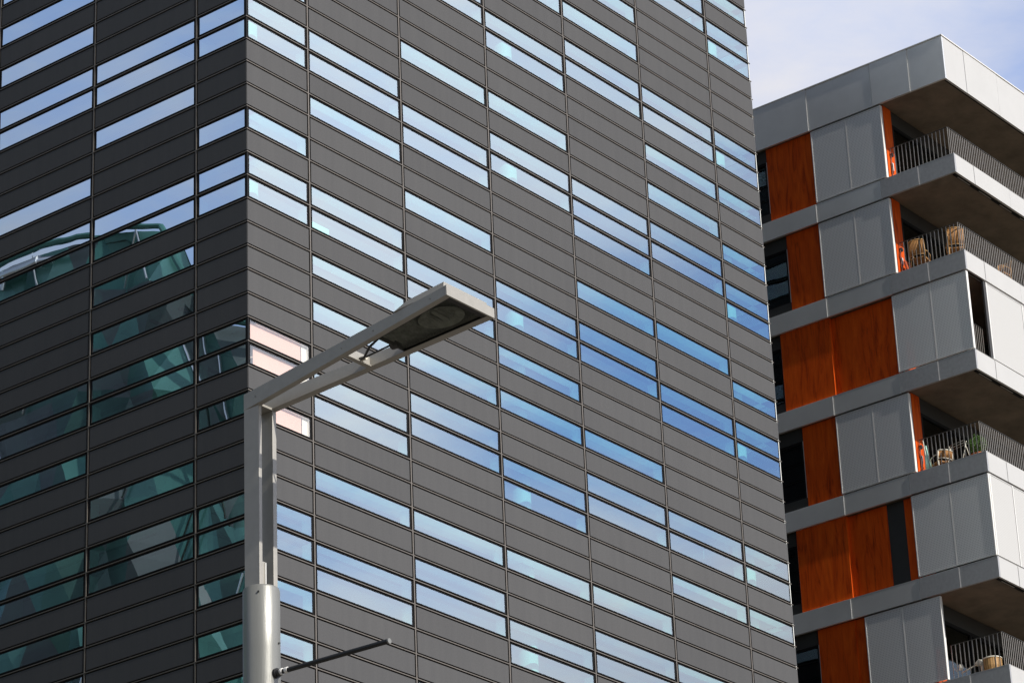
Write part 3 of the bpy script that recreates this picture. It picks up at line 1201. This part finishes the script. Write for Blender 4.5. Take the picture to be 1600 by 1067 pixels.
# ------------------------------------------------------------------ street lamp
LX, LY = -1.511, 17.942
lamp = thing('street_lamp', 'grey steel street lamp with a flat rectangular head in front of the dark tower', 'street lamp', (LX, LY, 0), YAW)
TCY = 0.03
o = MB()
N = 48
ztube = 8.385
pts = []
for k, (r_, z_) in enumerate(((0.112, 0.0), (0.110, 8.0), (0.110, ztube - 0.012), (0.104, ztube))):
    for j in range(N):
        a = 2 * math.pi * j / N
        pts.append((r_ * math.cos(a), TCY + r_ * math.sin(a), z_))
fc = []
for k in range(3):
    for j in range(N):
        fc.append((k * N + j, k * N + (j + 1) % N, (k + 1) * N + (j + 1) % N, (k + 1) * N + j))
fc.append(tuple(3 * N + j for j in range(N)))
o.poly(pts, fc, 'galv')
tb = o.build('pole', lamp)
smooth_by_angle(tb, 30)
o = MB()
o.tube([(-0.0925, TCY - 0.062, ztube - 0.05), (-0.0975, TCY - 0.066, ztube - 0.05)], 0.006, 'rubber', 10)
o.tube([(0.03, TCY - 0.108, ztube - 0.35), (0.03, TCY - 0.113, ztube - 0.35)], 0.006, 'rubber', 10)
o.build('set_screw', tb)
o = MB()
o.tube([(0, TCY, 0), (0, TCY, 0.06)], 0.22, 'galv', 32)
o.build('base_plate', lamp)
ZP = 9.535


def arm_pt(t_, side, top):
    """t_ along the arm 0..1 (post to tip); side -1 / +1"""
    y = 0.092 + (-1.608 - 0.092) * t_
    x = side * (0.078 + (0.218 - 0.078) * t_)
    zb_ = 9.527 + (9.686 - 9.527) * t_
    zt_ = 9.634 + (9.750 - 9.634) * t_
    return Vector((x, y, zt_ if top else zb_))


# twin posts
for sd_, (x0, x1) in ((-1, (-0.078, -0.052)), (1, (0.044, 0.078))):
    o = MB()
    o.box(x0, x1, -0.030, 0.090, ztube - 0.6, ZP - 0.004, 'lamp_paint')
    bevel(o.build('post_blade', lamp), 0.002)
o = MB()
o.box(-0.051, -0.010, -0.012, 0.060, ztube - 0.3, 8.545, 'lamp_paint')
o.box(-0.016, -0.009, -0.020, -0.012, ztube, 8.54, 'trim')
o.build('joint_plate', lamp)
o = MB()
o.box(-0.078, 0.078, -0.032, 0.092, ZP - 0.003, ZP + 0.012, 'lamp_paint')
bevel(o.build('post_cap', lamp), 0.002)
# two arms
for sd_ in (-1, 1):
    o = MB()
    th = 0.026 if sd_ < 0 else 0.036
    A0, A1 = arm_pt(0, sd_, False), arm_pt(1, sd_, False)
    B0, B1 = arm_pt(0, sd_, True), arm_pt(1, sd_, True)
    off = Vector((-sd_ * th, 0, 0))
    if sd_ > 0:
        B0 = B0 + Vector((0, 0, 0.0))
    P = [A0, A0 + off, A1 + off, A1, B0, B0 + off, B1 + off, B1]
    o.poly(P, [(0, 1, 2, 3), (7, 6, 5, 4), (0, 4, 5, 1), (3, 2, 6, 7), (1, 5, 6, 2), (0, 3, 7, 4)], 'lamp_paint')
    # inner bottom lip of the channel section
    lip = Vector((-sd_ * 0.016, 0, 0))
    Q = [A0 + off, A0 + off + lip, A1 + off + lip, A1 + off]
    Q2 = [p_ + Vector((0, 0, 0.006)) for p_ in Q]
    o.poly(Q + Q2, [(0, 1, 2, 3), (7, 6, 5, 4), (0, 4, 5, 1), (3, 2, 6, 7), (1, 5, 6, 2), (0, 3, 7, 4)], 'lamp_paint')
    ao = o.build('arm', lamp)
    smooth_by_angle(ao, 10)
    bevel(ao, 0.002)


def head_z(y, top=False):
    t_ = (y - 0.092) / (-1.608 - 0.092)
    return (9.634 + (9.750 - 9.634) * t_) if top else (9.527 + (9.686 - 9.527) * t_)


def half_w(y):
    t_ = (y - 0.092) / (-1.608 - 0.092)
    return 0.078 + (0.218 - 0.078) * t_


# bolts on the outer faces of the arms
for side in (-1, 1):
    for t_ in (0.06, 0.50, 0.655, 0.93):
        p_ = (arm_pt(t_, side, False) + arm_pt(t_, side, True)) / 2
        o = MB()
        o.tube([p_ + Vector((-side * 0.002, 0, 0)), p_ + Vector((side * 0.004, 0, 0))], 0.0055, 'galv', 6)
        o.build('bolt', lamp)
# cross plate
o = MB()
yc = -0.745
hw = half_w(yc) - 0.03
o.box(-hw, hw, yc - 0.006, yc + 0.006, head_z(yc) + 0.002, head_z(yc, True) - 0.012, 'lamp_paint')
o.box(-hw, hw, yc - 0.03, yc - 0.006, head_z(yc) + 0.002, head_z(yc) + 0.010, 'lamp_paint')
bevel(o.build('cross_plate', lamp), 0.0015)
# head housing: end plate, lid, ballast cover
o = MB()
ye, ys = -1.600, -1.015
hz = lambda y, d=0: head_z(y) + d
w0, w1 = half_w(ys) - 0.028, half_w(ye) - 0.028
# end plate
zt_, zb_ = head_z(-1.608, True), head_z(-1.608)
o.poly([(-0.218, -1.608, zb_), (0.218, -1.608, zb_), (0.218, -1.608, zt_), (-0.218, -1.608, zt_),
        (-0.218, -1.622, zb_), (0.218, -1.622, zb_), (0.218, -1.622, zt_), (-0.218, -1.622, zt_)],
       [(0, 1, 2, 3), (7, 6, 5, 4), (0, 4, 5, 1), (3, 2, 6, 7), (0, 3, 7, 4), (1, 5, 6, 2)], 'lamp_paint')
# lid
P = []
for d in (-0.008, 0.0):
    P += [(-half_w(ys) + .004, ys, head_z(ys, True) + d), (half_w(ys) - .004, ys, head_z(ys, True) + d), (0.214, ye, head_z(ye, True) + d), (-0.214, ye, head_z(ye, True) + d)]
P = [Vector(p_) - Vector((0, 0, 0.002)) for p_ in P]
o.poly(P, [(3, 2, 1, 0), (4, 5, 6, 7), (0, 1, 5, 4), (1, 2, 6, 5), (2, 3, 7, 6), (3, 0, 4, 7)], 'lamp_paint')
# raised gear cover on top
y0_, y1_ = -1.20, -1.585
P = [(-0.195, y0_, head_z(y0_, True)), (0.195, y0_, head_z(y0_, True)), (0.2, y1_, head_z(y1_, True)), (-0.2, y1_, head_z(y1_, True)),
     (-0.185, y0_ - 0.10, head_z(y0_, True) + 0.046), (0.185, y0_ - 0.10, head_z(y0_, True) + 0.046), (0.195, y1_, head_z(y1_, True) + 0.042), (-0.195, y1_, head_z(y1_, True) + 0.042)]
o.poly(P, [(3, 2, 1, 0), (4, 5, 6, 7), (0, 1, 5, 4), (1, 2, 6, 5), (2, 3, 7, 6), (3, 0, 4, 7)], 'lamp_paint')
head = o.build('lamp_head', lamp)
smooth_by_angle(head, 10)
bevel(head, 0.0015)
o = MB()
# gear tray back plate at the head's inner end
o.box(-w0, w0, ys, ys + 0.012, head_z(ys) + 0.012, head_z(ys, True) - 0.012, 'charcoal')
# dark rim (gasket) around the lens
for sgn in (-1, 1):
    P = []
    for y_, w_ in ((ys, w0), (ye, w1)):
        for xx, dz in ((w_, 0.003), (w_ - 0.022, 0.003), (w_ - 0.022, 0.02), (w_, 0.02)):
            P.append((sgn * xx, y_, head_z(y_) + dz))
    o.poly(P, [(0, 1, 2, 3), (4, 7, 6, 5), (0, 4, 5, 1), (1, 5, 6, 2), (2, 6, 7, 3), (3, 7, 4, 0)], 'rubber')
o.box(-w1 + 0.022, w1 - 0.022, ye - 0.006, ye + 0.030, head_z(ye) + 0.003, head_z(ye) + 0.02, 'rubber')
o.build('gasket', head)
# reflector tray: ribbed
M['reflector'] = solid('ribbed_reflector', (0.25, 0.255, 0.235), 0.28, 0.6, 0.35, 25)
M['lens'] = glass_mat('lamp_lens', (0.84, 0.86, 0.82), 0.02, (0.8, 0.85, 0.8), 0.004, 0.3, 0.08)
o = MB()
NR = 30
for q in range(NR):
    ya, yb = ys + (ye - ys) * q / NR, ys + (ye - ys) * (q + 1) / NR
    ym = (ya + yb) / 2
    deep = 0.010 if q < 15 else 0.022
    za, zm = head_z(ya) + 0.034 + deep, head_z(ym) + 0.016 + deep
    wa = half_w(ya) - 0.052
    wb = half_w(yb) - 0.052
    zb2 = head_z(yb) + 0.034 + deep
    o.poly([(-wa, ya, za), (wa, ya, za), (wa, ym, zm), (-wa, ym, zm)], [(0, 1, 2, 3)], 'reflector')
    o.poly([(-wa, ym, zm), (wa, ym, zm), (wb, yb, zb2), (-wb, yb, zb2)], [(0, 1, 2, 3)], 'reflector')
o.build('reflector', head)
# lamp bulb and bowl
o = MB()
yb_ = -1.40
pts = []
for k in range(7):
    rr_ = 0.125 * math.sin((k + 1) / 7 * math.pi / 2)
    zz = head_z(yb_) + 0.052 - 0.030 * (rr_ / 0.125) ** 2
    for j in range(32):
        a = 2 * math.pi * j / 32
        pts.append((rr_ * math.cos(a), yb_ + rr_ * 1.15 * math.sin(a), zz - 0.09 * (rr_ * math.sin(a))))
fc = []
for k in range(6):
    for j in range(32):
        fc.append((k * 32 + j, k * 32 + (j + 1) % 32, (k + 1) * 32 + (j + 1) % 32, (k + 1) * 32 + j))
fc.append(tuple(range(32)))
o.poly(pts, fc, 'reflector')
bw_ = o.build('reflector_bowl', head, True)
o = MB()
o.tube([(-0.09, yb_, head_z(yb_) + 0.034), (-0.05, yb_, head_z(yb_) + 0.034), (0.05, yb_, head_z(yb_) + 0.034), (0.07, yb_, head_z(yb_) + 0.034)], [0.010, 0.015, 0.015, 0.006], 'galv', 14)
o.build('bulb', head, True)
o = MB()
P = []
for y_, w_ in ((ys + 0.004, w0 - 0.02), (ye + 0.028, w1 - 0.02)):
    P += [(-w_, y_, head_z(y_) + 0.012), (w_, y_, head_z(y_) + 0.012)]
o.poly(P, [(0, 1, 3, 2)], 'lens')
o.build('lens', head)
# cable, gland and connector
o = MB()
o.tube([(0.02, yc - 0.01, head_z(yc) + 0.035), (0.0, yc - 0.06, head_z(yc) + 0.020), (-0.045, yc - 0.14, head_z(yc) + 0.045), (-0.06, ys + 0.02, head_z(ys) + 0.055)], 0.0075, 'rubber', 10)
o.build('cable', lamp, True)
o = MB()
o.tube([(0.045, ys + 0.03, head_z(ys) + 0.03), (0.045, ys - 0.02, head_z(ys) + 0.025)], 0.028, 'charcoal', 16)
o.tube([(0.045, ys + 0.034, head_z(ys) + 0.03), (0.045, ys + 0.028, head_z(ys) + 0.03)], 0.016, 'galv', 14)
o.build('cable_gland', lamp)
o = MB()
o.tube([(0.03, yc - 0.006, head_z(yc) + 0.03), (0.03, yc - 0.05, head_z(yc) + 0.03)], 0.012, 'cream', 12)
o.build('connector', lamp)
o = MB()
o.tube([(0.01, yc - 0.02, head_z(yc) + 0.02), (0.045, ys + 0.03, head_z(ys) + 0.035)], 0.006, 'charcoal', 8)
o.build('tie_rod', lamp)
# banner rod
zr = 7.842
o = MB()
o.tube([(0, -0.12, zr), (0, -0.94, zr - 0.02)], 0.0145, 'rubber', 16)
rod = o.build('banner_rod', lamp)
smooth_by_angle(rod)
o = MB()
o.tube([(0, -0.07, zr), (0, -0.095, zr)], 0.030, 'rubber', 16)
o.tube([(0, -0.095, zr), (0, -0.12, zr)], 0.022, 'charcoal', 16)
o.tube([(0, -0.12, zr), (0, -0.135, zr)], 0.020, 'trim', 16)
o.tube([(0, -0.155, zr), (0, -0.175, zr)], 0.018, 'trim', 16)
smooth_by_angle(o.build('collar', rod))
o = MB()
o.tube([(0, -0.938, zr - 0.02), (0, -0.948, zr - 0.02)], 0.0155, 'galv', 16)
o.build('end_cap', rod)

# ------------------------------------------------------------------ round glass neighbour (stands off to the left, seen mirrored in the tower)
CXR, CYR, RR = -47.0, 30.0, 25.0
rb = thing('round_glass_building', 'dark faceted round building with a silver rim, mirrored in the tower windows at left', 'office building', (TX, TY, 0), YAW)


def rim_z(y):
    if y < 23.3:
        return max(44.0, 49.0 + (y - 22) * 0.3)
    return max(46.0, 54.3 - 0.022 * (y - 32) ** 2)


NS, NL = 96, 27
ring = []
rnd = random.Random(11)
for lvl in range(NL + 1):
    row = []
    for j in range(NS):
        a = 2 * math.pi * (j + (0.5 if lvl % 2 else 0)) / NS
        rr_ = RR + rnd.uniform(-0.55, 0.55) * (1 if 0 < lvl < NL else 0)
        x_, y_ = CXR + rr_ * math.cos(a), CYR + rr_ * math.sin(a)
        zt_ = rim_z(y_)
        row.append(Vector((x_, y_, zt_ * lvl / NL)))
    ring.append(row)
fm = MB()
for lvl in range(NL):
    for j in range(NS):
        a, b_ = ring[lvl][j], ring[lvl][(j + 1) % NS]
        if lvl % 2 == 0:
            c1, c2 = ring[lvl + 1][j - 1], ring[lvl + 1][j]
            tri = [(a, b_, c2), (a, c2, c1)]
        else:
            c1, c2 = ring[lvl + 1][j], ring[lvl + 1][(j + 1) % NS]
            tri = [(a, b_, c2), (a, c2, c1)]
        for T_ in tri:
            mt = rnd.choice(['facet_grey', 'facet_grey', 'facet_teal', 'facet_dark', 'facet_dark', 'facet_teal'])
            if lvl >= NL - 2:
                mt = rnd.choice(['facet_grey', 'facet_teal', 'facet_grey'])
            fm.poly(T_, [(0, 1, 2)], mt)
fm.build('glass_facade', rb)
st_ = MB()
for lvl in range(1, NL):
    for j in range(NS):
        if rnd.random() < 0.32:
            a = ring[lvl][j]
            if lvl % 2 == 0:
                c1 = ring[lvl + 1][j - rnd.choice((0, 1))]
            else:
                c1 = ring[lvl + 1][(j + rnd.choice((0, 1))) % NS]
            oa = (a - Vector((CXR, CYR, a.z))).normalized() * 0.15
            st_.bar(a + oa, c1 + oa, 0.05, 0.05, 'silver' if rnd.random() < .6 else 'black')
st_.build('strut', rb)
rt_ = MB()
pts = []
for j in range(89):
    a = 2 * math.pi * j / 88
    y_ = CYR + (RR + 0.5) * math.sin(a)
    pts.append((CXR + (RR + 0.5) * math.cos(a), y_, rim_z(y_) - 0.6))
seg = [p_ for p_ in pts if p_[0] > CXR and p_[1] > 26.5]
seg.sort(key=lambda p_: p_[1])
rt_.tube(seg, [0.05, 0.16] + [0.24] * (len(seg) - 2), 'silver', 14)
for j in range(3, len(seg), 2):
    p_ = Vector(seg[j])
    rt_.tube([p_ + Vector((0, 0, -0.9)), p_ + Vector((0, 0, 0.1))], [0.06, 0.25], 'silver', 8)
smooth_by_angle(rt_.build('rim_tube', rb), 50)
rt2 = MB()
rt2.tube([(p_[0], p_[1], p_[2] + 0.62) for p_ in pts], 0.12, 'facet_teal', 8)
rt2.build('roof_edge', rb)
rt3 = MB()
top = [Vector((CXR + RR * math.cos(2 * math.pi * j / 44), CYR + RR * math.sin(2 * math.pi * j / 44), 0)) for j in range(44)]
for p_ in top:
    p_.z = rim_z(p_.y) - 0.3
rt3.poly(top + [Vector((CXR, CYR, 46))], [(j, (j + 1) % 44, 44) for j in range(44)], 'facet_grey')
rt3.build('roof', rb)
